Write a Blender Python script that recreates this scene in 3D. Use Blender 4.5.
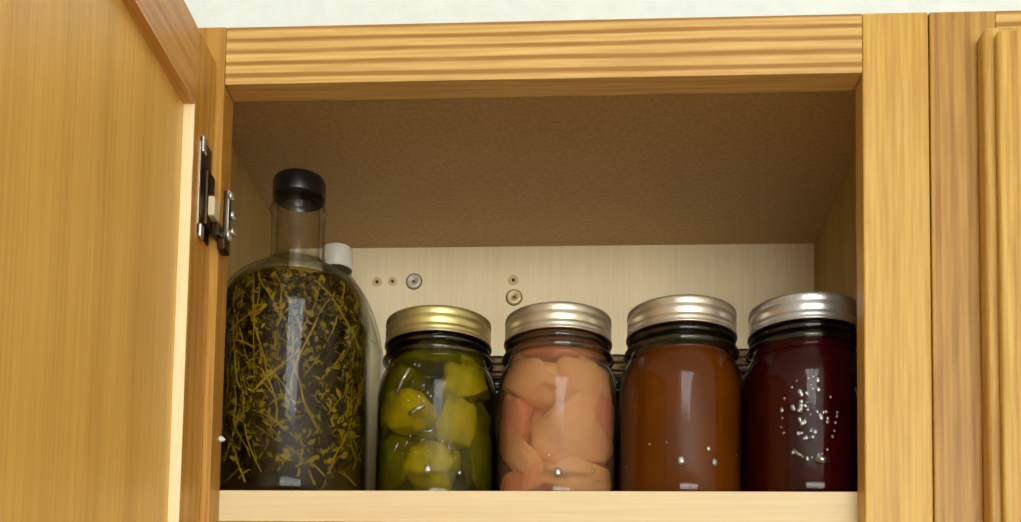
import bpy, bmesh, math, random
from mathutils import Vector, Matrix, Euler, noise

scene = bpy.context.scene
for o in list(bpy.data.objects):
    bpy.data.objects.remove(o, do_unlink=True)
C = scene.collection
PI = math.pi
MM = 0.001
ZS = 1.60            # height of the shelf's top above the room floor (m)

def V(x, y, z):      # cabinet millimetres (x from the opening's left edge, y into the cabinet, z above the shelf) -> world metres
    return Vector((x * MM, y * MM, ZS + z * MM))

# ------------------------------------------------------------------ camera
cam_d = bpy.data.cameras.new('camera')
cam = bpy.data.objects.new('camera', cam_d)
C.objects.link(cam)
yaw, pitch, roll, fpx = -0.0605, 0.0737, 0.0166, 1163.5
fwd = Vector((math.sin(yaw) * math.cos(pitch), math.cos(yaw) * math.cos(pitch), math.sin(pitch)))
rt = Vector((math.cos(yaw), -math.sin(yaw), 0))
up = rt.cross(fwd)
r2 = rt * math.cos(roll) + up * math.sin(roll)
u2 = up * math.cos(roll) - rt * math.sin(roll)
m3 = Matrix((r2, u2, -fwd)).transposed()
cam.matrix_world = Matrix.Translation(V(220.2, -665.9, -164.5)) @ m3.to_4x4()
cam_d.sensor_fit = 'HORIZONTAL'
cam_d.sensor_width = 36.0
cam_d.lens = fpx / 1021 * 36.0
cam_d.shift_y = (680.5 - 261.0) / 1021
cam_d.clip_start = 0.01
scene.camera = cam

# ------------------------------------------------------------------ world, exposure
world = bpy.data.worlds.new('world')
scene.world = world
world.use_nodes = True
bg = world.node_tree.nodes['Background']
bg.inputs[0].default_value = (1.0, 0.93, 0.80, 1)
bg.inputs[1].default_value = 0.3
LAMP_STRENGTH = 6.0      # ceiling fixture behind the camera
WINDOW_STRENGTH = 10.8     # daylit window in the wall behind the camera
scene.view_settings.view_transform = 'Standard'
scene.view_settings.look = 'None'
scene.view_settings.gamma = 1.0
scene.view_settings.use_curve_mapping = False
scene.view_settings.exposure = 0.12
scene.cycles.transparent_max_bounces = 32
scene.cycles.max_bounces = 10
scene.cycles.diffuse_bounces = 5
scene.cycles.sample_clamp_indirect = 6.0

# ------------------------------------------------------------------ material helpers
def lin(r, g, b):
    f = lambda c: ((c / 255 + 0.055) / 1.055) ** 2.4 if c > 10 else c / 255 / 12.92
    return (f(r), f(g), f(b), 1.0)

def new_mat(name):
    m = bpy.data.materials.new(name)
    m.use_nodes = True
    nt = m.node_tree
    return m, nt, nt.nodes['Principled BSDF'], nt.nodes['Material Output']

def plain(name, col, rough=0.5, metal=0.0, spec=0.5, var=0.0, vscale=60, bump=0.0, bscale=300, sss=0.0, coat=0.0):
    m, nt, b, out = new_mat(name)
    b.inputs['Base Color'].default_value = col
    b.inputs['Roughness'].default_value = rough
    b.inputs['Metallic'].default_value = metal
    b.inputs['Specular IOR Level'].default_value = spec
    b.inputs['Coat Weight'].default_value = coat
    tc = nt.nodes.new('ShaderNodeTexCoord')
    if var:
        n = nt.nodes.new('ShaderNodeTexNoise'); n.inputs['Scale'].default_value = vscale; n.inputs['Detail'].default_value = 4
        nt.links.new(tc.outputs['Object'], n.inputs['Vector'])
        r = nt.nodes.new('ShaderNodeValToRGB')
        r.color_ramp.elements[0].position = 0.3; r.color_ramp.elements[1].position = 0.7
        r.color_ramp.elements[0].color = tuple(c * (1 - var) for c in col[:3]) + (1,)
        r.color_ramp.elements[1].color = tuple(min(1, c * (1 + var)) for c in col[:3]) + (1,)
        nt.links.new(n.outputs['Fac'], r.inputs['Fac'])
        nt.links.new(r.outputs['Color'], b.inputs['Base Color'])
    if bump:
        n2 = nt.nodes.new('ShaderNodeTexNoise'); n2.inputs['Scale'].default_value = bscale
        nt.links.new(tc.outputs['Object'], n2.inputs['Vector'])
        bp = nt.nodes.new('ShaderNodeBump'); bp.inputs['Strength'].default_value = bump; bp.inputs['Distance'].default_value = 0.001
        nt.links.new(n2.outputs['Fac'], bp.inputs['Height'])
        nt.links.new(bp.outputs['Normal'], b.inputs['Normal'])
    if sss:
        b.inputs['Subsurface Weight'].default_value = sss
        b.inputs['Subsurface Radius'].default_value = (0.02, 0.008, 0.003)
        b.inputs['Subsurface Scale'].default_value = 1.0
    return m

def wood(name, light, dark, grain='Z', across='X', lines=0.5, period=9.0, distort=2.5, rough=0.42, pores=0.5, off=(0, 0, 0), spec=0.4, skew=0.0, stretch=0.035):
    """oak: broad growth lines (wave) plus fine pores (stretched noise) that run along `grain`"""
    m, nt, b, out = new_mat(name)
    N, L = nt.nodes, nt.links
    tc = N.new('ShaderNodeTexCoord')
    mp = N.new('ShaderNodeMapping')
    sc = {'X': 1.0, 'Y': 1.0, 'Z': 1.0}
    sc[grain] = stretch
    mp.inputs['Scale'].default_value = (sc['X'], sc['Y'], sc['Z'])
    mp.inputs['Location'].default_value = off
    if skew:
        mp.inputs['Rotation'].default_value = (0, skew, 0)
    L.new(tc.outputs['Object'], mp.inputs['Vector'])
    w = N.new('ShaderNodeTexWave'); w.wave_type = 'BANDS'; w.bands_direction = across
    w.inputs['Scale'].default_value = 0.314 / (period * MM)
    w.inputs['Distortion'].default_value = distort
    w.inputs['Detail'].default_value = 2.5
    w.inputs['Detail Scale'].default_value = 0.35
    w.inputs['Detail Roughness'].default_value = 0.55
    L.new(mp.outputs['Vector'], w.inputs['Vector'])
    n = N.new('ShaderNodeTexNoise'); n.inputs['Scale'].default_value = 420; n.inputs['Detail'].default_value = 3
    L.new(mp.outputs['Vector'], n.inputs['Vector'])
    n2 = N.new('ShaderNodeTexNoise'); n2.inputs['Scale'].default_value = 28; n2.inputs['Detail'].default_value = 3
    L.new(mp.outputs['Vector'], n2.inputs['Vector'])
    r1 = N.new('ShaderNodeValToRGB')
    r1.color_ramp.elements[0].position = 0.05; r1.color_ramp.elements[0].color = (lines, lines, lines, 1)
    r1.color_ramp.elements[1].position = 0.55; r1.color_ramp.elements[1].color = (0, 0, 0, 1)
    L.new(w.outputs['Fac'], r1.inputs['Fac'])
    r2_ = N.new('ShaderNodeValToRGB')
    r2_.color_ramp.elements[0].position = 0.38; r2_.color_ramp.elements[0].color = (pores, pores, pores, 1)
    r2_.color_ramp.elements[1].position = 0.62; r2_.color_ramp.elements[1].color = (0, 0, 0, 1)
    L.new(n.outputs['Fac'], r2_.inputs['Fac'])
    r3 = N.new('ShaderNodeMapRange'); r3.inputs['From Min'].default_value = 0.3; r3.inputs['From Max'].default_value = 0.7
    r3.inputs['To Min'].default_value = 0.0; r3.inputs['To Max'].default_value = 0.35
    L.new(n2.outputs['Fac'], r3.inputs['Value'])
    a1 = N.new('ShaderNodeMath'); a1.operation = 'ADD'; L.new(r1.outputs['Color'], a1.inputs[0]); L.new(r2_.outputs['Color'], a1.inputs[1])
    a2 = N.new('ShaderNodeMath'); a2.operation = 'ADD'; a2.use_clamp = True; L.new(a1.outputs[0], a2.inputs[0]); L.new(r3.outputs[0], a2.inputs[1])
    mx = N.new('ShaderNodeMix'); mx.data_type = 'RGBA'
    mx.inputs['A'].default_value = light; mx.inputs['B'].default_value = dark
    L.new(a2.outputs[0], mx.inputs['Factor'])
    L.new(mx.outputs['Result'], b.inputs['Base Color'])
    b.inputs['Roughness'].default_value = rough
    b.inputs['Specular IOR Level'].default_value = spec
    bp = N.new('ShaderNodeBump'); bp.inputs['Strength'].default_value = 0.12; bp.inputs['Distance'].default_value = 0.0006
    bp.invert = True
    L.new(a2.outputs[0], bp.inputs['Height']); L.new(bp.outputs['Normal'], b.inputs['Normal'])
    return m

def glass(name, tint=(0.97, 0.98, 0.96, 1), base=0.018, edge=0.6, rough=0.05, power=4.0):
    """clear glass: see-through with a mirror-like sheen that grows towards grazing angles"""
    m = bpy.data.materials.new(name); m.use_nodes = True
    nt = m.node_tree; N, L = nt.nodes, nt.links
    N.remove(N['Principled BSDF'])
    t = N.new('ShaderNodeBsdfTransparent')
    lw0 = N.new('ShaderNodeLayerWeight'); lw0.inputs['Blend'].default_value = 0.5
    p0 = N.new('ShaderNodeMath'); p0.operation = 'POWER'; p0.inputs[1].default_value = 3.0
    L.new(lw0.outputs['Facing'], p0.inputs[0])
    ab = N.new('ShaderNodeMix'); ab.data_type = 'RGBA'      # more glass in the way at grazing angles
    ab.inputs['A'].default_value = tint; ab.inputs['B'].default_value = tuple(c * 0.35 for c in tint[:3]) + (1,)
    L.new(p0.outputs[0], ab.inputs['Factor']); L.new(ab.outputs['Result'], t.inputs['Color'])
    g = N.new('ShaderNodeBsdfGlossy'); g.inputs['Roughness'].default_value = rough
    lw = N.new('ShaderNodeLayerWeight'); lw.inputs['Blend'].default_value = 0.5
    p = N.new('ShaderNodeMath'); p.operation = 'POWER'; p.inputs[1].default_value = power
    L.new(lw.outputs['Facing'], p.inputs[0])
    k = N.new('ShaderNodeMath'); k.operation = 'MULTIPLY_ADD'; k.inputs[1].default_value = edge; k.inputs[2].default_value = base
    L.new(p.outputs[0], k.inputs[0])
    mx = N.new('ShaderNodeMixShader')
    L.new(k.outputs[0], mx.inputs['Fac']); L.new(t.outputs[0], mx.inputs[1]); L.new(g.outputs[0], mx.inputs[2])
    L.new(mx.outputs[0], N['Material Output'].inputs['Surface'])
    return m

def liquid_mat(name, tint, haze_col, haze):
    """see-through liquid: tinted, with a little cloudiness"""
    m = bpy.data.materials.new(name); m.use_nodes = True
    nt = m.node_tree; N, L = nt.nodes, nt.links
    N.remove(N['Principled BSDF'])
    t = N.new('ShaderNodeBsdfTransparent'); t.inputs['Color'].default_value = tint
    d = N.new('ShaderNodeBsdfDiffuse'); d.inputs['Color'].default_value = haze_col
    mx = N.new('ShaderNodeMixShader'); mx.inputs['Fac'].default_value = haze
    L.new(t.outputs[0], mx.inputs[1]); L.new(d.outputs[0], mx.inputs[2])
    L.new(mx.outputs[0], N['Material Output'].inputs['Surface'])
    return m

def emis(name, col, s):
    m = bpy.data.materials.new(name); m.use_nodes = True
    N, L = m.node_tree.nodes, m.node_tree.links
    N.remove(N['Principled BSDF'])
    e = N.new('ShaderNodeEmission'); e.inputs['Color'].default_value = col; e.inputs['Strength'].default_value = s
    L.new(e.outputs[0], N['Material Output'].inputs['Surface'])
    return m

# ------------------------------------------------------------------ materials
OAK_L, OAK_D = lin(216, 160, 86), lin(150, 92, 34)
M = {}
M['oak_rail'] = wood('oak_rail', lin(228, 190, 116), lin(166, 116, 48), 'X', 'Z', lines=0.8, period=8.5, distort=7.0, pores=0.35, off=(0.13, 0, 0.006))
M['oak_stile'] = wood('oak_stile', lin(218, 178, 90), lin(176, 126, 48), 'Z', 'X', lines=0.15, period=23, distort=4.0, pores=0.4)
M['oak_stile_red'] = wood('oak_stile_red', lin(208, 158, 72), lin(160, 108, 40), 'Z', 'X', lines=0.25, period=12, distort=3.0, pores=0.4)
M['oak_stile_dark'] = wood('oak_stile_dark', lin(200, 156, 78), lin(148, 102, 42), 'Z', 'X', lines=0.35, period=9.0, distort=7.0, pores=0.4, off=(0.4, 0, 0.2), skew=0.012)
M['oak_door'] = wood('oak_door', lin(234, 190, 100), lin(196, 146, 64), 'Z', 'Y', lines=0.2, period=44, distort=6, pores=0.28, off=(0, 0.05, 0), rough=0.36, stretch=0.02)
M['oak_door_rail'] = wood('oak_door_rail', lin(218, 164, 92), lin(166, 112, 50), 'Y', 'Z', lines=0.2, period=14, distort=4, pores=0.4, rough=0.36)
M['oak_door_stile'] = wood('oak_door_stile', lin(214, 160, 72), lin(162, 108, 40), 'Z', 'Y', lines=0.3, period=10, distort=3, pores=0.4, rough=0.36)
M['oak_light'] = wood('oak_light', lin(222, 184, 94), lin(176, 126, 50), 'Z', 'X', lines=0.25, period=12, distort=3.0, pores=0.45, off=(0.7, 0, 0))
M['lit_edge'] = wood('lit_edge', lin(250, 236, 196), lin(232, 208, 154), 'Z', 'X', lines=0.1, period=30, pores=0.2, rough=0.55)  # pale tone standing in for light on the door's recess step
M['interior_top'] = plain('interior_top', lin(198, 168, 126), 0.65, spec=0.15, var=0.12, vscale=320)
M['interior_side'] = wood('interior_side', lin(184, 156, 96), lin(150, 120, 66), 'Z', 'Y', lines=0.08, period=30, distort=2, pores=0.3, rough=0.6, spec=0.2)
M['interior_back'] = wood('interior_back', lin(248, 234, 198), lin(234, 212, 166), 'Z', 'X', lines=0.06, period=40, distort=2, pores=0.3, rough=0.55, spec=0.25)
M['shelf'] = wood('shelf', lin(228, 208, 166), lin(210, 184, 134), 'X', 'Z', lines=0.08, period=24, pores=0.25, rough=0.5, spec=0.3)
M['soffit'] = plain('soffit', lin(228, 236, 236), 0.7, var=0.03, vscale=90, bump=0.25, bscale=420)
M['wall'] = plain('wall', lin(226, 216, 196), 0.8, var=0.02, vscale=8)
M['floor'] = plain('floor', lin(150, 120, 84), 0.5, var=0.1, vscale=5)
M['counter'] = plain('counter', lin(176, 152, 118), 0.4, var=0.08, vscale=200)
M['white_paint'] = plain('white_paint', lin(238, 238, 234), 0.5)
M['glass'] = glass('glass')
M['jar_glass'] = glass('jar_glass', (0.88, 0.88, 0.85, 1))  # grey tint darkens the jars in place of dark refraction
M['neck_glass'] = glass('neck_glass', (0.62, 0.60, 0.54, 1), base=0.07, edge=0.6, rough=0.06)  # darker tint stands in for the dark that neck glass would refract
M['emboss_glint'] = glass('emboss_glint', (0.9, 0.9, 0.88, 1), base=0.30, edge=0.6, rough=0.22, power=2.0)  # extra reflective, so the emblem and the glint stand-ins show bright
M['zinc'] = plain('zinc', lin(206, 196, 176), 0.36, metal=0.85, var=0.10, vscale=120)
M['gold_zinc'] = plain('gold_zinc', lin(196, 184, 124), 0.36, metal=0.85, var=0.10, vscale=120)
M['steel_zinc'] = plain('steel_zinc', lin(200, 196, 196), 0.34, metal=0.85, var=0.10, vscale=120)
M['nickel'] = plain('nickel', lin(210, 206, 198), 0.25, metal=0.8)
M['dark_metal'] = plain('dark_metal', lin(70, 56, 38), 0.35, metal=1.0)
M['beige_plastic'] = plain('beige_plastic', lin(214, 196, 160), 0.4)
M['hole'] = plain('hole', lin(70, 50, 28), 0.9)
M['screw_zinc'] = plain('screw_zinc', lin(216, 208, 192), 0.4, metal=0.3)
M['screw_brass'] = plain('screw_brass', lin(232, 214, 160), 0.4, metal=0.3)
M['dent'] = plain('dent', lin(214, 188, 138), 0.7)
M['black_plastic'] = plain('black_plastic', lin(14, 15, 18), 0.28, coat=0.3)
M['white_plastic'] = plain('white_plastic', lin(226, 224, 214), 0.4)
M['pickle'] = plain('pickle', lin(206, 192, 14), 0.4, var=0.4, vscale=55, bump=0.3, bscale=160)
M['pickle_dark'] = plain('pickle_dark', lin(124, 124, 16), 0.4, var=0.35, vscale=60, bump=0.4, bscale=160)  # on the back chunks this dark tone stands in for shade between pieces
M['brine'] = liquid_mat('brine', (0.78, 0.74, 0.20, 1), lin(60, 58, 6), 0.07)
M['flesh'] = plain('flesh', lin(252, 206, 158), 0.5, var=0.12, vscale=45, bump=0.3, bscale=120)
M['flesh_pink'] = plain('flesh_pink', lin(242, 172, 134), 0.5, var=0.14, vscale=45, bump=0.3, bscale=120)
M['flesh_brine'] = liquid_mat('flesh_brine', (0.97, 0.88, 0.77, 1), lin(226, 164, 132), 0.30)
M['amber'] = plain('amber', lin(114, 55, 3), 0.5, var=0.18, vscale=30, spec=0.03)
M['ruby'] = plain('ruby', lin(60, 2, 4), 0.5, var=0.3, vscale=30, spec=0.03)
M['dark_preserve'] = plain('dark_preserve', lin(30, 14, 8), 0.4, spec=0.2)
M['herb_liquid'] = liquid_mat('herb_liquid', (0.78, 0.68, 0.32, 1), lin(48, 36, 8), 0.08)
M['herb'] = plain('herb', lin(156, 146, 26), 0.55, var=0.55, vscale=60)
M['herb_stem'] = plain('herb_stem', lin(178, 158, 60), 0.55, var=0.25, vscale=60)
M['herb_dark'] = plain('herb_dark', lin(56, 42, 8), 0.7, var=0.4, vscale=80)
M['lamp'] = emis('lamp', (0.92, 0.96, 1.0, 1), LAMP_STRENGTH)
M['daylight'] = emis('daylight', (0.97, 0.98, 0.93, 1), WINDOW_STRENGTH)

# ------------------------------------------------------------------ object helpers
def mesh_obj(name, bm, mat, parent=None, smooth=False):
    me = bpy.data.meshes.new(name)
    bmesh.ops.recalc_face_normals(bm, faces=bm.faces)
    bm.to_mesh(me); bm.free()
    me.materials.append(mat)
    if smooth:
        for p in me.polygons:
            p.use_smooth = True
    o = bpy.data.objects.new(name, me)
    C.objects.link(o)
    if parent:
        o.parent = parent
    return o

def thing(name, label, cat, loc, group=None):
    o = bpy.data.objects.new(name, None)
    o.empty_display_size = 0.02
    C.objects.link(o)
    o.location = loc
    o['label'] = label; o['category'] = cat
    if group: o['group'] = group
    return o

def tag(o, label, cat, group=None, kind=None):
    o['label'] = label; o['category'] = cat
    if group: o['group'] = group
    if kind: o['kind'] = kind
    return o

def add_box(bm, a, b, bevel=0.0, seg=2):
    """box from corner a to corner b (metres)"""
    c = [(p + q) / 2 for p, q in zip(a, b)]
    s = [abs(q - p) for p, q in zip(a, b)]
    r = bmesh.ops.create_cube(bm, size=1.0, matrix=Matrix.Translation(c) @ Matrix.Diagonal((*s, 1)))
    if bevel:
        ed = list({e for v in r['verts'] for e in v.link_edges})
        bmesh.ops.bevel(bm, geom=ed, offset=bevel, segments=seg, profile=0.5, affect='EDGES')
    return bm

def box(name, a, b, mat, parent=None, bevel=0.0, origin=(0, 0, 0), seg=2):
    """a, b in cabinet mm; geometry stored relative to `origin` (metres)"""
    bm = bmesh.new()
    o = Vector(origin)
    add_box(bm, V(*a) - o, V(*b) - o, bevel * MM, seg)
    return mesh_obj(name, bm, mat, parent, smooth=False)

def lathe(bm, prof, seg=64, wobble=None, center=(0, 0, 0), closed_profile=False):
    """revolve (r, z) mm about z"""
    rings = []
    for i, (r, z) in enumerate(prof):
        if r < 1e-6:
            rings.append([bm.verts.new((center[0], center[1], center[2] + z * MM))])
            continue
        ring = []
        for k in range(seg):
            a = 2 * PI * k / seg
            rr = r + (wobble(i, k, a) if wobble else 0)
            ring.append(bm.verts.new((center[0] + rr * MM * math.cos(a), center[1] + rr * MM * math.sin(a), center[2] + z * MM)))
        rings.append(ring)
    pairs = list(zip(rings, rings[1:]))
    if closed_profile:
        pairs.append((rings[-1], rings[0]))
    for A, B in pairs:
        for k in range(seg):
            k2 = (k + 1) % seg
            if len(A) == 1 and len(B) == 1: continue
            if len(A) == 1: bm.faces.new((A[0], B[k], B[k2]))
            elif len(B) == 1: bm.faces.new((A[k], A[k2], B[0]))
            else: bm.faces.new((A[k], A[k2], B[k2], B[k]))
    return bm

def tube(bm, pts, rads, seg=6):
    rings = []
    n = len(pts)
    for i, p in enumerate(pts):
        d = (pts[min(i + 1, n - 1)] - pts[max(i - 1, 0)]).normalized()
        ref = Vector((0, 0, 1)) if abs(d.z) < 0.9 else Vector((1, 0, 0))
        a = d.cross(ref).normalized(); b = d.cross(a)
        r = rads[i] if isinstance(rads, (list, tuple)) else rads
        rings.append([bm.verts.new(p + a * r * math.cos(2 * PI * k / seg) + b * r * math.sin(2 * PI * k / seg)) for k in range(seg)])
    for A, B in zip(rings, rings[1:]):
        for k in range(seg):
            k2 = (k + 1) % seg
            bm.faces.new((A[k], A[k2], B[k2], B[k]))
    bm.faces.new(rings[0]); bm.faces.new(rings[-1][::-1])

def smooth_profile(pts, n=6):
    """Catmull-Rom through (r, z) points"""
    out = []
    P = [pts[0]] + list(pts) + [pts[-1]]
    for i in range(1, len(P) - 2):
        p0, p1, p2, p3 = (Vector((*q, 0)) for q in P[i - 1:i + 3])
        for k in range(n):
            t = k / n
            q = 0.5 * ((2 * p1) + (-p0 + p2) * t + (2 * p0 - 5 * p1 + 4 * p2 - p3) * t * t + (-p0 + 3 * p1 - 3 * p2 + p3) * t ** 3)
            out.append((max(0.0, q.x), q.y))
    out.append(tuple(pts[-1]))
    return out

# ------------------------------------------------------------------ the room (setting)
RX0, RX1, RY0, RY1, RZ1 = -1.7, 2.1, -3.3, 0.30, 2.42
def struct(name, a, b, mat):
    bm = bmesh.new(); add_box(bm, a, b)
    o = mesh_obj(name, bm, mat); o['kind'] = 'structure'
    return o
struct('floor', (RX0, RY0, -0.05), (RX1, RY1, 0), M['floor'])
struct('ceiling', (RX0, RY0, RZ1), (RX1, RY1, RZ1 + 0.05), M['soffit'])
struct('wall_back', (RX0, RY1, 0), (RX1, RY1 + 0.08, RZ1), M['wall'])
struct('wall_front', (RX0, RY0 - 0.08, 0), (RX1, RY0, RZ1), M['wall'])
struct('wall_left', (RX0 - 0.08, RY0, 0), (RX0, RY1, RZ1), M['wall'])
struct('wall_right', (RX1, RY0, 0), (RX1 + 0.08, RY1, RZ1), M['wall'])
W, H, T = 381.0, 245.4, 282.0
sof = struct('trim_1', (RX0, 0.004, ZS + (T + 0.6) * MM), (RX1, RY1, RZ1), M['soffit'])
sof['label'] = 'white painted soffit above the oak cabinets'
# window behind the camera
win = bpy.data.objects.new('window_1', None); C.objects.link(win); win['kind'] = 'structure'
wx0, wx1, wz0, wz1 = -0.05, 1.90, 1.15, 2.10
for a, b in (((wx0 - .06, wz0 - .06), (wx1 + .06, wz0)), ((wx0 - .06, wz1), (wx1 + .06, wz1 + .06)), ((wx0 - .06, wz0), (wx0, wz1)), ((wx1, wz0), (wx1 + .06, wz1)), (((wx0 + wx1) / 2 - .025, wz0), ((wx0 + wx1) / 2 + .025, wz1))):
    bm = bmesh.new(); add_box(bm, (a[0], RY0, a[1]), (b[0], RY0 + 0.04, b[1])); mesh_obj('window_frame', bm, M['white_paint'], win)
for a, b in ((wx0, (wx0 + wx1) / 2 - .025), ((wx0 + wx1) / 2 + .025, wx1)):
    bm = bmesh.new(); add_box(bm, (a, RY0 + 0.002, wz0), (b, RY0 + 0.012, wz1)); mesh_obj('window_pane', bm, M['daylight'], win)
# ceiling fixture
fx0, fx1, fy0, fy1 = 0.15, 0.75, -2.15, -1.25
lt = thing('ceiling_light', 'long boxy white ceiling light over the kitchen floor', 'ceiling light', (0.45, -1.80, RZ1))
bm = bmesh.new(); add_box(bm, (fx0 - .45 - .03, fy0 + 1.80 - .03, -0.035), (fx1 - .45 + .03, fy1 + 1.80 + .03, 0), 0.004); mesh_obj('housing', bm, M['white_paint'], lt)
bm = bmesh.new(); add_box(bm, (fx0 - .45, fy0 + 1.80, -0.085), (fx1 - .45, fy1 + 1.80, -0.036), 0.01); mesh_obj('diffuser', bm, M['lamp'], lt)

# unseen worktop added below the wall cabinets to bounce light up into them
bm = bmesh.new(); add_box(bm, (RX0, -0.33, 0.87), (RX1, RY1, 0.91), 0.004)
tag(mesh_obj('bounce_worktop', bm, M['counter']), 'unseen pale speckled worktop added below the wall cabinets to bounce light', 'worktop')
bm = bmesh.new(); add_box(bm, (RX0, -0.30, 0.0), (RX1, RY1, 0.87)); mesh_obj('base_cabinets', bm, M['oak_stile'])
tag(bpy.data.objects['base_cabinets'], 'row of oak base cabinets carrying the worktop', 'cabinet')

# ------------------------------------------------------------------ the open wall cabinet
YB, ZC, DL, DR, BOT = 252.8, 258.5, 24.0, 22.0, -470.0
cab = thing('wall_cabinet', 'open oak wall cabinet with jars and bottles on its pale shelf', 'cabinet', V(W / 2, 0, BOT))
OC = cab.location
box('stile', (-38, 0, BOT), (-0.15, 19, T), M['oak_stile_red'], cab, 0.5, OC)
box('stile', (W + 0.15, 0, BOT), (W + 38.3, 19, T), M['oak_stile'], cab, 1.2, OC)
box('top_rail', (0, 0, H), (W, 19, T - 0.3), M['oak_rail'], cab, 0.6, OC)
box('bottom_rail', (0, 0, BOT), (W, 19, BOT + 38), M['oak_rail'], cab, 0.6, OC)
box('side_panel', (-38, 19, BOT), (-DL, 259, T), M['interior_side'], cab, 0, OC)
box('side_panel', (W + DR, 19, BOT), (W + 38, 259, T), M['interior_side'], cab, 0, OC)
box('top_panel', (-DL, 19, ZC), (W + DR, 252.8, ZC + 13), M['interior_top'], cab, 0, OC)
box('back_panel', (-DL, YB, BOT), (W + DR, YB + 6, T), M['interior_back'], cab, 0, OC)
box('bottom_panel', (-DL, 19, BOT + 25), (W + DR, YB, BOT + 38), M['shelf'], cab, 0, OC)
sh = box('shelf', (-DL + .5, 21, -19), (W + DR - .5, YB - 2, 0), M['shelf'], cab, 0, OC)
box('front_edge', (-DL + .5, 19.2, -19), (W + DR - .5, 21, 0), M['shelf'], sh, 0.3, OC)['label'] = 'pale wooden edge strip of the shelf'
for x in (-DL, W + DR):
    for y in (50, 215):
        bm = bmesh.new()
        s = 1 if x < 0 else -1
        tube(bm, [V(x, y, -22) - OC, V(x + s * 9, y, -22) - OC], 2.5 * MM, 10)
        mesh_obj('shelf_pin', bm, M['nickel'], cab, True)
# the little white peg on the stile's inner face
bm = bmesh.new()
tube(bm, [V(-.5, 15.4, 30.6) - OC, V(1.2, 15.4, 30.6) - OC, V(3.0, 15.4, 30.2) - OC], [2.0 * MM, 1.8 * MM, .6 * MM], 10)
mesh_obj('peg', bm, M['white_plastic'], cab, True)

# screws and nail holes in the back panel
def screw(x, z, mat):
    c = V(x, YB, z) - OC
    bm = bmesh.new()
    lathe(bm, [(0, 0.2), (2.6, 1.0), (3.1, 1.8), (4.6, 2.1), (5.6, 1.5), (6.1, 0.2), (6.1, 0)], 40)
    bmesh.ops.transform(bm, matrix=Matrix.Translation(c) @ Matrix.Rotation(PI / 2, 4, 'X'), verts=bm.verts)
    s = mesh_obj('screw', bm, mat, cab, True)
    bm = bmesh.new()
    for a in (0.5, 0.5 + PI / 2):
        r = bmesh.ops.create_cube(bm, size=1.0, matrix=Matrix.Translation(c + Vector((0, -0.0009, 0))) @ Matrix.Rotation(a, 4, 'Y') @ Matrix.Diagonal((0.0034, 0.0008, 0.0007, 1)))
    mesh_obj('cross_slot', bm, M['hole'], s)
    bm = bmesh.new()
    lathe(bm, [(6.1, 0), (6.3, 0.5), (6.7, 0.4), (6.8, 0)], 40)
    bmesh.ops.transform(bm, matrix=Matrix.Translation(c) @ Matrix.Rotation(PI / 2, 4, 'X'), verts=bm.verts)
    mesh_obj('washer', bm, M['dark_metal'], s, True)
screw(80.1, 229.8, M['screw_zinc'])
screw(162.3, 215.7, M['screw_brass'])
for x, z, r in ((49.5, 229.7, 2.2), (62.3, 230.0, 2.0), (161.4, 230.2, 2.3)):
    c = V(x, YB, z) - OC
    bm = bmesh.new()
    lathe(bm, [(r * .55, -0.1), (r * .8, 0.45), (r * 1.25, 0.45), (r * 1.9, 0.0)], 20, wobble=lambda i, k, a: 0.25 * math.sin(3 * a + i))
    bmesh.ops.transform(bm, matrix=Matrix.Translation(c) @ Matrix.Rotation(PI / 2, 4, 'X'), verts=bm.verts)
    h = mesh_obj('nail_hole', bm, M['dent'], cab, True)
    bm = bmesh.new(); lathe(bm, [(0, 0.5), (r * .62, 0.5), (r * .62, 0)], 16)
    bmesh.ops.transform(bm, matrix=Matrix.Translation(c) @ Matrix.Rotation(PI / 2, 4, 'X'), verts=bm.verts)
    mesh_obj('hole_core', bm, M['hole'], h)

# open door, swung 90 degrees: recessed panel seen from its inner side
DX, DTOP, DW, DB = -5.0, 258.0, 406.0, BOT + 24
y0, y1 = -2.0, -2.0 - DW
SW, RW, REC = 33.5, 46.0, 6.6
door = bpy.data.objects.new('door', None); C.objects.link(door); door.parent = cab
door['label'] = 'oak door swung open, seen from its inner side'
def dbox(name, a, b, mat, bevel=0.0):
    return box(name, a, b, mat, door, bevel, OC)
dbox('stile', (DX - 19, y0 - SW, DB), (DX, y0, DTOP), M['oak_door_stile'], 0.3)
dbox('stile', (DX - 19, y1, DB), (DX, y1 + SW + 14, DTOP), M['oak_door_stile'], 0.3)
dbox('rail', (DX - 19, y1 + SW + 14, DTOP - RW), (DX, y0 - SW, DTOP), M['oak_door_rail'])
dbox('rail', (DX - 19, y1 + SW + 14, DB), (DX, y0 - SW, DB + RW), M['oak_door_rail'])
dbox('panel', (DX - REC - 6, y1 + SW + 14 - 8, DB + RW - 8), (DX - REC, y0 - SW + 6, DTOP - RW + 6), M['oak_door'])
dbox('lit_strip', (DX - REC, y0 - SW - .5, DB + RW), (DX - .25, y0 - SW + .1, DTOP - RW), M['lit_edge'])['label'] = 'pale strip painted as light on the recess step beside the panel'  # thin strip whose pale colour stands in for light on the step

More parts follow.
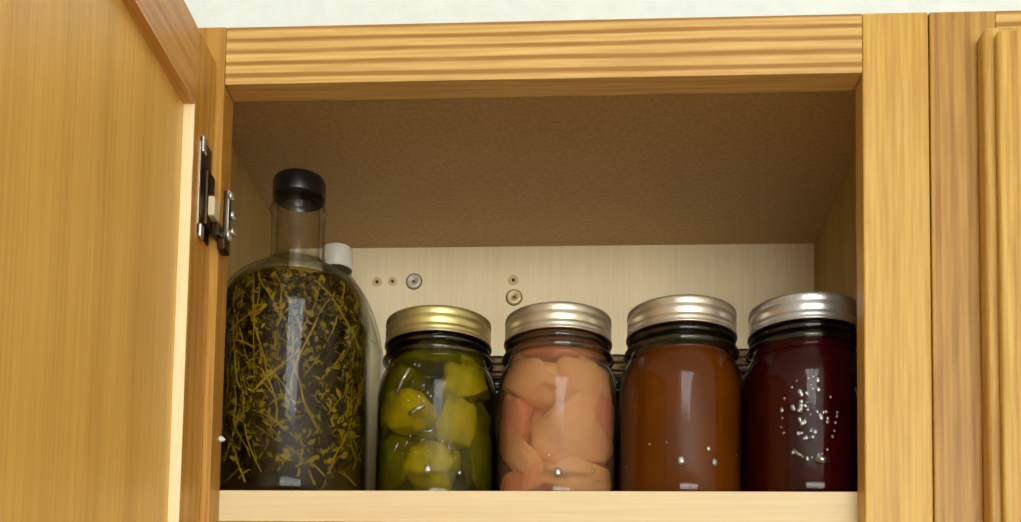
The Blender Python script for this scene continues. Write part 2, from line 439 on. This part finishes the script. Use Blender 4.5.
# face-frame hinge
hin = bpy.data.objects.new('hinge', None); C.objects.link(hin); hin.parent = cab
hin['label'] = 'nickel cabinet hinge with screws'
def hbox(name, a, b, mat, bevel=0.3):
    return box(name, a, b, mat, hin, bevel, OC)
hbox('door_plate', (DX - .2, -25, 141), (DX + 1.2, -7, 199), M['dark_metal'], 0.4)
hbox('plate_rim', (DX - .2, -25.6, 146), (DX + .7, -24.8, 196), M['nickel'], 0.2)
hbox('plate_end', (DX + .2, -24.8, 190), (DX + 2.4, -19, 200), M['nickel'], 0.8)
hbox('plate_end', (DX + .2, -24.8, 139), (DX + 2.4, -19, 147), M['nickel'], 0.8)
hbox('cup', (DX - .2, -17, 150), (DX + 3.0, -4, 184), M['dark_metal'], 1.2)
hbox('arm_cover', (DX + .4, -15.5, 156), (DX + 6.6, -6, 168), M['beige_plastic'], 0.8)
hbox('arm', (DX + 3.0, -9, 147), (DX + 7.5, 4, 155), M['dark_metal'], 0.6)
hbox('arm', (DX + 5.5, -6, 140), (DX + 10.5, 5, 147), M['dark_metal'], 1.0)
hbox('frame_plate', (-.1, 6, 149), (1.4, 17, 182), M['dark_metal'], 0.4)
hbox('frame_plate_rim', (1.2, 9.5, 152), (2.2, 10.6, 184), M['nickel'], 0.2)
for (y, z, r) in ((10.0, 180, 2.8), (14.5, 170, 3.0), (8.5, 154.5, 3.8), (15.5, 160, 2.8)):
    bm = bmesh.new(); lathe(bm, [(0, 3.0), (r * .6, 3.4), (r, 2.4), (r, 1.2), (r * .5, 1.0), (r * .5, 0)], 20)
    bmesh.ops.transform(bm, matrix=Matrix.Translation(V(1.4, y, z) - OC) @ Matrix.Rotation(PI / 2, 4, 'Y'), verts=bm.verts)
    mesh_obj('screw', bm, M['nickel'], hin, True)

# ------------------------------------------------------------------ neighbouring cabinet on the right
X2 = W + 39.0
nb = thing('wall_cabinet', 'closed oak wall cabinet with a moulded door, right of the open one', 'cabinet', V(X2 + 200, 0, BOT))
ON = nb.location
box('stile', (X2, 0.4, BOT), (X2 + 38, 19, T), M['oak_stile_dark'], nb, 0.9, ON)
box('stile', (X2 + 362, 0.4, BOT), (X2 + 400, 19, T), M['oak_stile_dark'], nb, 0.9, ON)
box('top_rail', (X2 + 38, 0.4, H), (X2 + 362, 19, T - .2), M['oak_rail'], nb, 0.5, ON)
box('bottom_rail', (X2 + 38, 0.4, BOT), (X2 + 362, 19, BOT + 38), M['oak_rail'], nb, 0.5, ON)
box('body', (X2, 19, BOT), (X2 + 400, 259, T), M['interior_side'], nb, 0, ON)
nd = bpy.data.objects.new('door', None); C.objects.link(nd); nd.parent = nb
nx0, nx1, nz0, nz1 = X2 + 26.5, X2 + 375.5, BOT + 24, 263.5
def nbox(name, a, b, mat, bevel=0.0, seg=2):
    return box(name, a, b, mat, nd, bevel, ON, seg)
def moulded(name, x0, x1, z0, z1, mat, edges):
    nbox(name, (x0, -13, z0), (x1, -0.2, z1), mat, 2.5, 3)
    l, r, b, t = edges
    nbox('moulding', (x0 + l, -19, z0 + b), (x1 - r, -12.5, z1 - t), mat, 2.2, 3)
moulded('stile', nx0, nx0 + 55, nz0, nz1, M['oak_light'], (5.5, 0, 5.5, 5.5))
moulded('stile', nx1 - 55, nx1, nz0, nz1, M['oak_light'], (0, 5.5, 5.5, 5.5))
moulded('rail', nx0 + 55, nx1 - 55, nz1 - 55, nz1, M['oak_rail'], (0, 0, 0, 5.5))
moulded('rail', nx0 + 55, nx1 - 55, nz0, nz0 + 55, M['oak_rail'], (0, 0, 5.5, 0))
nbox('panel', (nx0 + 50, -9, nz0 + 50), (nx1 - 50, -3, nz1 - 50), M['oak_light'])

# ------------------------------------------------------------------ mason jars
JH = 131.0
OUT = smooth_profile([(0, 1.5), (20, 1.2), (34, 0.2), (37.5, 1.5), (39.5, 6), (40, 14), (40, 30), (40, 55), (40, 74), (39.6, 82), (38.4, 89), (36.4, 94.5), (34.6, 97.6), (34.6, 99.4), (35.8, 101.6), (36.0, 104.4), (34.4, 107), (33.2, 108.5), (32.6, 111), (33.4, 112.5), (32.4, 114.5), (32.0, 118), (32.0, 127.5), (30.0, 129)], 4)
INN = smooth_profile([(30.0, 129), (30.3, 126), (31.2, 112), (32.4, 101), (33.4, 96.6), (35.6, 92.5), (37.6, 86.5), (38.6, 80), (38.9, 72), (38.9, 55), (38.9, 14), (37.5, 6), (29, 3.6), (0, 3.4)], 4)
IN_Z = sorted([(z, r) for r, z in INN])
def r_in(z):
    for (z0_, r0_), (z1_, r1_) in zip(IN_Z, IN_Z[1:]):
        if z0_ <= z <= z1_:
            return r0_ + (r1_ - r0_) * (z - z0_) / max(1e-6, z1_ - z0_)
    return 29.0
def band_wobble(i, k, a):
    return 0.45 * (1 if k % 2 else -1) if i in (3, 4, 5) else 0.0
BAND = [(28.5, 130.2), (30.5, 131.0), (33.6, 131.0), (34.5, 130.6), (34.9, 129.2), (34.9, 127.0), (34.5, 126.0), (34.6, 125.4), (35.3, 123.6), (35.3, 121.6), (34.5, 119.8), (34.6, 119.4), (35.4, 118.2), (35.5, 116.6), (35.2, 115.2), (35.9, 114.6), (35.9, 113.7), (34.6, 113.6), (34.2, 117), (34.2, 129.5), (30.5, 130.0)]

def build_jar(name, label, x, y, rim_mat, fill=None, fill_mat=None, fill_name='liquid', group='mason jars on the shelf', rot=0.0, h=0.0):
    root = thing(name, label, 'jar', V(x, y, 0), group)
    root.rotation_euler.z = rot
    bm = bmesh.new(); lathe(bm, OUT + INN[1:], 72)
    mesh_obj('glass_body', bm, M['jar_glass'], root, True)
    for nm, zc, rc, rr in (('neck_bead', 103.6, 35.0, 2.1), ('neck_thread', 110.2, 33.4, 1.5)):
        bm = bmesh.new()
        lathe(bm, [(rc + rr * math.cos(t * PI / 6), zc + rr * math.sin(t * PI / 6)) for t in range(12)], 72, closed_profile=True)
        mesh_obj(nm, bm, M['neck_glass'], root, True)
    lid = bpy.data.objects.new('lid', None); C.objects.link(lid); lid.parent = root
    bm = bmesh.new(); lathe(bm, BAND, 200, wobble=band_wobble, closed_profile=True)
    mesh_obj('screw_band', bm, rim_mat, lid, True)
    bm = bmesh.new(); lathe(bm, [(0, 129.6), (25, 129.6), (27, 130.4), (32.8, 130.0), (32.8, 129.1), (0, 129.0)], 64)
    mesh_obj('lid_disc', bm, rim_mat, lid, True)
    if fill:
        zt = fill
        prof = [(0, 4.0)] + [(max(0.0, r_in(z) - 0.35), z) for z in (5.2, 7, 10, 14, 30, 60, 72, 78, 84, 89, 94, 98, 104, 110, 118) if z < zt] + [(r_in(zt) - .4, zt), (0, zt)]
        bm = bmesh.new(); lathe(bm, prof, 64)
        mesh_obj(fill_name, bm, fill_mat, root, True)
    return root

J = {'green': (122.0, 92.5), 'peach': (202.4, 88.5), 'amber': (282.9, 79.0), 'ruby': (361.3, 76.0)}
jg = build_jar('mason_jar', 'mason jar of green pickle chunks with a gold-toned lid beside the herb bottle', *J['green'], M['gold_zinc'], 119, M['brine'], 'brine')
jp = build_jar('mason_jar', 'mason jar packed with pale peach-pink pieces under a screw lid', *J['peach'], M['zinc'], 119, M['flesh_brine'], 'brine')
ja = build_jar('mason_jar', 'mason jar of smooth amber-brown preserve with a silver lid', *J['amber'], M['zinc'], 100, M['amber'], 'preserve')
jr = build_jar('mason_jar', 'mason jar of dark red preserve with embossed fruit emblem beside the right stile', *J['ruby'], M['steel_zinc'], 104, M['ruby'], 'preserve')
build_jar('mason_jar', 'dark jar standing behind the gap between the green and peach jars', 155.2, 186, M['dark_metal'], 100, M['dark_preserve'], 'preserve', 'jars in the back row')
build_jar('mason_jar', 'dark jar standing behind the gap between the peach and amber jars', 242.4, 184, M['dark_metal'], 100, M['dark_preserve'], 'preserve', 'jars in the back row')
build_jar('mason_jar', 'dark jar standing behind the gap between the amber and dark red jars', 334.5, 174, M['dark_metal'], 100, M['dark_preserve'], 'preserve', 'jars in the back row')

# raised emblem and added stand-ins for glints, laid on the jar wall (local: angle from the side that faces the room, height)
def on_wall(dx, z, r=40.0):
    return Vector((dx * MM, -math.sqrt(max(0, r * r - dx * dx)) * MM, z * MM))
def stroke(bm, pts, rad):
    tube(bm, [on_wall(dx, z) for dx, z in pts], rad * MM, 8)
def bead(bm, dx, z, rad, sz=1.0):
    c = on_wall(dx, z)
    bmesh.ops.create_icosphere(bm, subdivisions=2, radius=rad * MM, matrix=Matrix.Translation(c) @ Matrix.Rotation(math.atan2(c.x, -c.y), 4, 'Z') @ Matrix.Diagonal((1, 0.45, sz, 1)))
random.seed(5)
bm = bmesh.new()
for k in range(34):                                   # ring of the emblem
    a = 2 * PI * k / 34 + random.uniform(-.06, .06)
    if random.random() < .3: continue
    bead(bm, -4 + 16 * math.cos(a) + random.uniform(-1, 1), 50 + 25 * math.sin(a) + random.uniform(-1, 1), random.uniform(0.5, 1.25), random.uniform(.8, 1.6))
for k in range(40):                                   # fruit cluster inside it
    a = random.uniform(0, 2 * PI); q = math.sqrt(random.random())
    bead(bm, -4 + 11 * q * math.cos(a), 52 + 19 * q * math.sin(a), random.uniform(0.5, 1.7), random.uniform(.7, 1.5))
stroke(bm, [(25, 71), (27.5, 64), (29.5, 56)], 0.7)
stroke(bm, [(-14, 31), (-11, 27.5), (-8, 26)], 1.1)
stroke(bm, [(-1, 24.5), (3, 23.5), (7, 24)], 2.8)  # broad stroke added in place of the bright glint near the jar's base
mesh_obj('embossed_emblem', bm, M['emboss_glint'], jr, True)['label'] = 'raised oval of fruit and beads in the glass'
bm = bmesh.new()  # strokes and beads shaped where the green jar's glass glints
for pts, rad in (([(-22, 73), (-18, 81), (-13, 88)], 1.3), ([(-13, 58), (-8, 60.5), (-3, 63)], 1.5), ([(-23, 35), (-20, 40)], .7), ([(-15, 37), (-13.5, 41)], .6), ([(-6, 40), (-2, 41)], .7), ([(12, 40), (14.5, 33)], .8), ([(-6, 47), (0, 46), (6, 48)], .5)):
    stroke(bm, pts, rad)
for dx, z in ((-10, 90), (-7, 89), (-11, 79), (-4, 76), (-1, 71), (1, 69), (-14, 67), (-7, 69), (-4, 66), (6, 38), (9, 40), (-17, 33), (-8, 33), (0, 34), (17, 30), (-12, 44)):
    bead(bm, dx, z, random.uniform(0.6, 1.0))
mesh_obj('embossed_glints', bm, M['emboss_glint'], jg, True)['label'] = 'raised script-like strokes shaped to stand in for glints'
for jr_, xs in ((jp, ((2, 19, 2.6), (24, 22, 1.2), (-4, 30, .9))), (ja, ((-3, 24, 2.6), (14, 32, 1.5), (18, 24, 2.4), (-36, 26, .8), (-22, 36, .7), (-12, 36, .6), (33, 32, .8))), (jg, ((0, 22, 2.6), (20, 21, 1.4)))):  # beads added to stand in for bright glints low in the glass
    for dx, z, r in xs:
        bm = bmesh.new(); bead(bm, dx, z, r, 1.2)
        mesh_obj('glint_dot', bm, M['emboss_glint'], jr_, True)

# ------------------------------------------------------------------ food pieces in the jars
def piece(name, label, cat, group, jar, c, size, rot, mat, seed, rough=0.16, ncut=0):
    """a lumpy chunk; where it meets the jar it lies flat against the glass"""
    bm = bmesh.new()
    bmesh.ops.create_icosphere(bm, subdivisions=4, radius=1.0)
    R = Euler(rot).to_matrix()
    cx, cy, cz = c
    rnd = random.Random(seed)
    cuts = [(Vector((rnd.uniform(-1, 1), rnd.uniform(-1, .2), rnd.uniform(-1, 1))).normalized(), rnd.uniform(.45, .75)) for _ in range(ncut)]
    for v in bm.verts:
        n = v.co.normalized()
        k = 1 + rough * noise.noise(n * 1.6 + Vector((seed * 3.1, 0, 0))) + rough * .35 * noise.noise(n * 5 + Vector((0, seed * 1.7, 0)))
        for cn, cd in cuts:                      # knife-cut faces
            dd = n.dot(cn) - cd
            if dd > 0: n = n - cn * dd
        q = R @ Vector((n.x * size[0], n.y * size[1], n.z * size[2])) * k
        q += Vector(c)
        q.z = max(5.4, min(117.5, q.z))
        rr = math.hypot(q.x, q.y); rm = r_in(q.z) - 0.9
        if rr > rm:
            q.x *= rm / rr; q.y *= rm / rr
        v.co = (q - Vector(c)) * MM
    o = mesh_obj(name, bm, mat, None, True)
    o.location = V(jar[0] + cx, jar[1] + cy, cz)
    tag(o, label, cat, group)
    return o
P, PD = M['pickle'], M['pickle_dark']
GL = 'pickle chunk darkened as shade at the back of the green jar'
for i, (c, s, r, m, lab) in enumerate((
    ((2, -12, 103), (25, 17, 8.5), (0.1, 0.08, 0), PD, 'wide dark pickle chunk pressed into the neck of the green jar'),
    ((21, -20, 82), (14, 13, 15.5), (0, .3, 0), P, 'yellow-green pickle chunk at upper right in the green jar'),
    ((-25, -17, 84), (14, 14, 10), (0, -.5, 0), PD, 'dark pickle chunk at upper left in the green jar'),
    ((-18, -24, 64), (18, 12, 10.5), (0, .15, 0), P, 'wide yellow-green pickle chunk at middle left in the green jar'),
    ((16, -25, 57), (10.5, 11, 17), (0, .12, 0), P, 'tall yellow-green pickle chunk right of the middle in the green jar'),
    ((4, -23, 27), (17, 13, 13), (0, .2, 0), P, 'yellow-green pickle chunk at the bottom middle of the green jar'),
    ((-23, -18, 31), (13, 14, 16), (0, .6, 0), PD, 'dark pickle chunk at lower left in the green jar'),
    ((28, -10, 34), (9, 13, 22), (0, -.1, 0), PD, 'tall dark pickle chunk at lower right in the green jar'),
    ((-4, -14, 46), (11, 11, 9), (0, .4, 0), PD, 'small dark pickle chunk in the very middle of the green jar'),
    ((0, 12, 86), (28, 16, 10), (0, 0, 0), PD, GL), ((-8, 16, 55), (24, 14, 16), (0, .2, 0), PD, GL), ((16, 18, 28), (18, 14, 16), (0, 0, 0), PD, GL), ((14, 18, 70), (18, 14, 14), (0, 0, 0), PD, GL))):
    piece('pickle_chunk', lab, 'pickle', 'pickle chunks in the green jar', J['green'], c, tuple(k * 1.26 for k in s), r, m, i + 1, 0.34, 1)
F, FP = M['flesh'], M['flesh_pink']
for i, (c, s, r, m, lab) in enumerate((
    ((10, -18, 54), (27, 20, 26), (0, .3, 0), F, 'largest rounded peach-pink piece in the middle of the peach jar'),
    ((-14, -20, 83), (26, 18, 13), (0, .45, 0), F, 'slanting peach-pink slab at upper left in the peach jar'),
    ((16, -18, 86), (20, 18, 17), (0, -.5, 0), F, 'peach-pink piece at upper right inside the peach jar'),
    ((-27, -12, 56), (11, 16, 20), (0, .2, 0), FP, 'narrow pink piece against the left glass of the peach jar'),
    ((-23, -22, 34), (8, 12, 24), (0, -.75, 0), F, 'slanting peach-pink strip at lower left in the peach jar'),
    ((12, -22, 21), (28, 14, 8.5), (0, .12, 0), F, 'flat peach-pink strip on the bottom of the peach jar'),
    ((31, -10, 62), (9, 16, 19), (0, .2, 0), FP, 'pink piece against the right glass of the peach jar'),
    ((-20, -18, 17), (17, 16, 10), (0, -.2, 0), FP, 'pink scrap at the bottom left of the peach jar'),
    ((0, -4, 106), (27, 24, 9), (0, 0, 0), FP, 'pink piece pressed up into the neck of the peach jar'),
    ((0, 13, 55), (30, 19, 42), (0, 0, 0), FP, 'pink piece filling the back of the peach jar'))):
    piece('preserved_piece', lab, 'food', 'pieces in the peach jar', J['peach'], c, tuple(k * 1.12 for k in s), r, m, i + 21, 0.38, 1)

# ------------------------------------------------------------------ the herb bottle
BX, BY, BR = 26.8, 82.0, 50.3
bt = thing('herb_bottle', 'large round clear bottle with black cap, stuffed with steeped herbs', 'bottle', V(BX, BY, 0))
BOUT = smooth_profile([(0, 3), (30, 2), (45, 0.4), (48, 2), (50.1, 7), (50.3, 20), (50.3, 70), (50.3, 118), (50.0, 130), (47.6, 144), (42.4, 152.5), (36, 158), (28, 163.2), (21, 168), (18.4, 173.5), (18.0, 182), (18.0, 199), (18.9, 203), (18.9, 207), (17.2, 209), (17.0, 221), (14.5, 222)], 5)
BIN = smooth_profile([(14.5, 222), (14.4, 205), (14.6, 180), (16.2, 172), (26.5, 161.5), (34.5, 156), (40.8, 150.6), (46.0, 142.5), (48.6, 129), (49.0, 118), (49.0, 70), (49.0, 14), (46, 8), (30, 6), (0, 8)], 5)
bm = bmesh.new(); lathe(bm, BOUT + BIN[1:], 88)
mesh_obj('glass_body', bm, M['glass'], bt, True)
def capw(i, k, a):
    return 0.22 * (1 if k % 2 else -1) if 1 <= i <= 3 else 0
bm = bmesh.new(); lathe(bm, [(0, 228), (14.5, 228), (16.8, 227), (17.4, 224.5), (17.4, 214.5), (17.3, 213.6), (17.05, 214), (17.05, 221.5), (0, 222.5)], 96, wobble=lambda i, k, a: 0.22 * (1 if k % 2 else -1) if i in (3, 4) else 0)
mesh_obj('cap', bm, M['black_plastic'], bt, True)
def br_in(z):
    zz = sorted([(z_, r_) for r_, z_ in BIN])
    for (a0, b0), (a1, b1) in zip(zz, zz[1:]):
        if a0 <= z <= a1:
            return b0 + (b1 - b0) * (z - a0) / max(1e-6, a1 - a0)
    return 14.0
prof = [(0, 8.6)] + [(br_in(z) - .4, z) for z in (9.5, 12, 16, 40, 80, 118, 129, 137, 144, 147)] + [(br_in(150) - .4, 150), (0, 150)]
bm = bmesh.new(); lathe(bm, prof, 72)
mesh_obj('herb_liquid', bm, M['herb_liquid'], bt, True)

# herbs: stems with small leaves, a tangle nobody could count
random.seed(11)
def wall_clamp(q, m=1.2):
    q.z = max(10, min(148, q.z))
    r = math.hypot(q.x, q.y); lim = br_in(q.z) - m
    if r > lim:
        q.x *= lim / r; q.y *= lim / r
    return q
me_v, me_f, mat_i = [], [], []
def leaf(p, d, nrm, ln, wd, mi):
    d = d.normalized(); s = d.cross(nrm).normalized(); b = len(me_v)
    for a, w, h in ((0, 0.12, 0), (0.35, 1, .12), (0.7, .75, .1), (1, 0.05, -.05)):
        for sg in (-1, 1):
            q = p + d * ln * a + s * sg * wd * w + nrm * h * ln * (1 if sg > 0 else .6)
            me_v.append(wall_clamp(q.copy(), 1.0) * MM)
    for k in range(3):
        me_f.append((b + 2 * k, b + 2 * k + 1, b + 2 * k + 3, b + 2 * k + 2)); mat_i.append(mi)
def stem(pts, rad, mi):
    b = len(me_v); seg = 5; n = len(pts)
    for i, p in enumerate(pts):
        d = (pts[min(i + 1, n - 1)] - pts[max(i - 1, 0)]).normalized()
        ref = Vector((0, 0, 1)) if abs(d.z) < .9 else Vector((1, 0, 0))
        a = d.cross(ref).normalized(); c = d.cross(a)
        for k in range(seg):
            me_v.append((p + (a * math.cos(2 * PI * k / seg) + c * math.sin(2 * PI * k / seg)) * rad * (1 - .5 * i / n)) * MM)
    for i in range(n - 1):
        for k in range(seg):
            k2 = (k + 1) % seg
            me_f.append((b + i * seg + k, b + i * seg + k2, b + (i + 1) * seg + k2, b + (i + 1) * seg + k)); mat_i.append(mi)
for s_ in range(260):
    depth = random.random() ** 0.5                        # more of them near the glass
    a = random.uniform(0, 2 * PI) if s_ % 3 == 0 else random.uniform(PI, 2 * PI)
    r = 48.5 * (0.5 + 0.5 * depth)
    p = Vector((r * math.cos(a), r * math.sin(a), random.uniform(12, 130)))
    d = Vector((random.uniform(-.7, .7), random.uniform(-.3, .3), random.uniform(.3, 1))).normalized()
    pts = [wall_clamp(p.copy())]
    ln = random.uniform(40, 95); n = 12
    for i in range(n):
        d = (d + Vector((random.uniform(-.25, .25), random.uniform(-.25, .25), random.uniform(-.15, .15)))).normalized()
        p = wall_clamp(p + d * ln / n)
        pts.append(p.copy())
    bright = random.random() < .55
    stem(pts, random.uniform(.45, .95), 1 if bright else 2)
    for i in range(1, n + 1):
        for q in range((random.choice((1, 2, 2, 3)) if s_ % 5 else 0)):
            dd = (pts[i] - pts[i - 1]).normalized()
            side = Vector((random.uniform(-1, 1), random.uniform(-1, 1), random.uniform(-.6, 1))).normalized()
            nrm = Vector((pts[i].x, pts[i].y, random.uniform(-10, 10))).normalized()
            leaf(pts[i], dd * .4 + side, nrm, random.uniform(3, 8), random.uniform(0.7, 1.9), random.choice((0, 2, 2, 1)) if bright else random.choice((0, 2, 2)))
me = bpy.data.meshes.new('steeped_herbs'); me.from_pydata([tuple(v) for v in me_v], [], me_f)
for m_ in (M['herb'], M['herb_stem'], M['herb_dark']): me.materials.append(m_)
me.polygons.foreach_set('material_index', mat_i); me.update()
hb = bpy.data.objects.new('steeped_herbs', me); C.objects.link(hb); hb.location = V(BX, BY, 0)
tag(hb, 'tangle of olive-green herb stems and leaves steeping in the bottle', 'herbs', None, 'stuff')
# packed dark mass of herbs in the middle of the bottle
bm = bmesh.new(); bmesh.ops.create_icosphere(bm, subdivisions=5, radius=1.0)
for v in bm.verts:
    n = v.co.normalized()
    k = 1 + .22 * noise.noise(n * 4) + .12 * noise.noise(n * 11)
    v.co = Vector((n.x * 33 * k, n.y * 33 * k, max(12 - 82, min(150 - 82, n.z * 78 * k)))) * MM
o = mesh_obj('packed_core', bm, M['herb_dark'], hb, True); o.location = (0, 0, 82 * MM)
o['kind'] = 'stuff' 

# ------------------------------------------------------------------ clear bottle with a white cap, behind
WX, WY = 28.5, 197.0
wb = thing('clear_bottle', 'clear glass bottle with a white screw cap behind the herb bottle', 'bottle', V(WX, WY, 0))
WOUT = smooth_profile([(0, 2), (28, 1.5), (35, 0.5), (37.4, 5), (37.6, 20), (37.6, 90), (37.6, 140), (36, 156), (31, 176), (24, 192), (15, 206), (11.2, 212), (10.8, 226), (9, 227)], 5)
WIN = smooth_profile([(9, 227), (8.8, 212), (13, 204), (22, 190), (29, 174), (34, 155), (35.5, 140), (35.5, 20), (34, 7), (0, 5)], 5)
bm = bmesh.new(); lathe(bm, WOUT + WIN[1:], 64)
mesh_obj('glass_body', bm, M['glass'], wb, True)
bm = bmesh.new(); lathe(bm, [(0, 233), (9, 233), (11, 232.2), (11.8, 230.5), (11.9, 215.5), (11.3, 215), (11.2, 229), (0, 229.5)], 60)
mesh_obj('cap', bm, M['white_plastic'], wb, True)
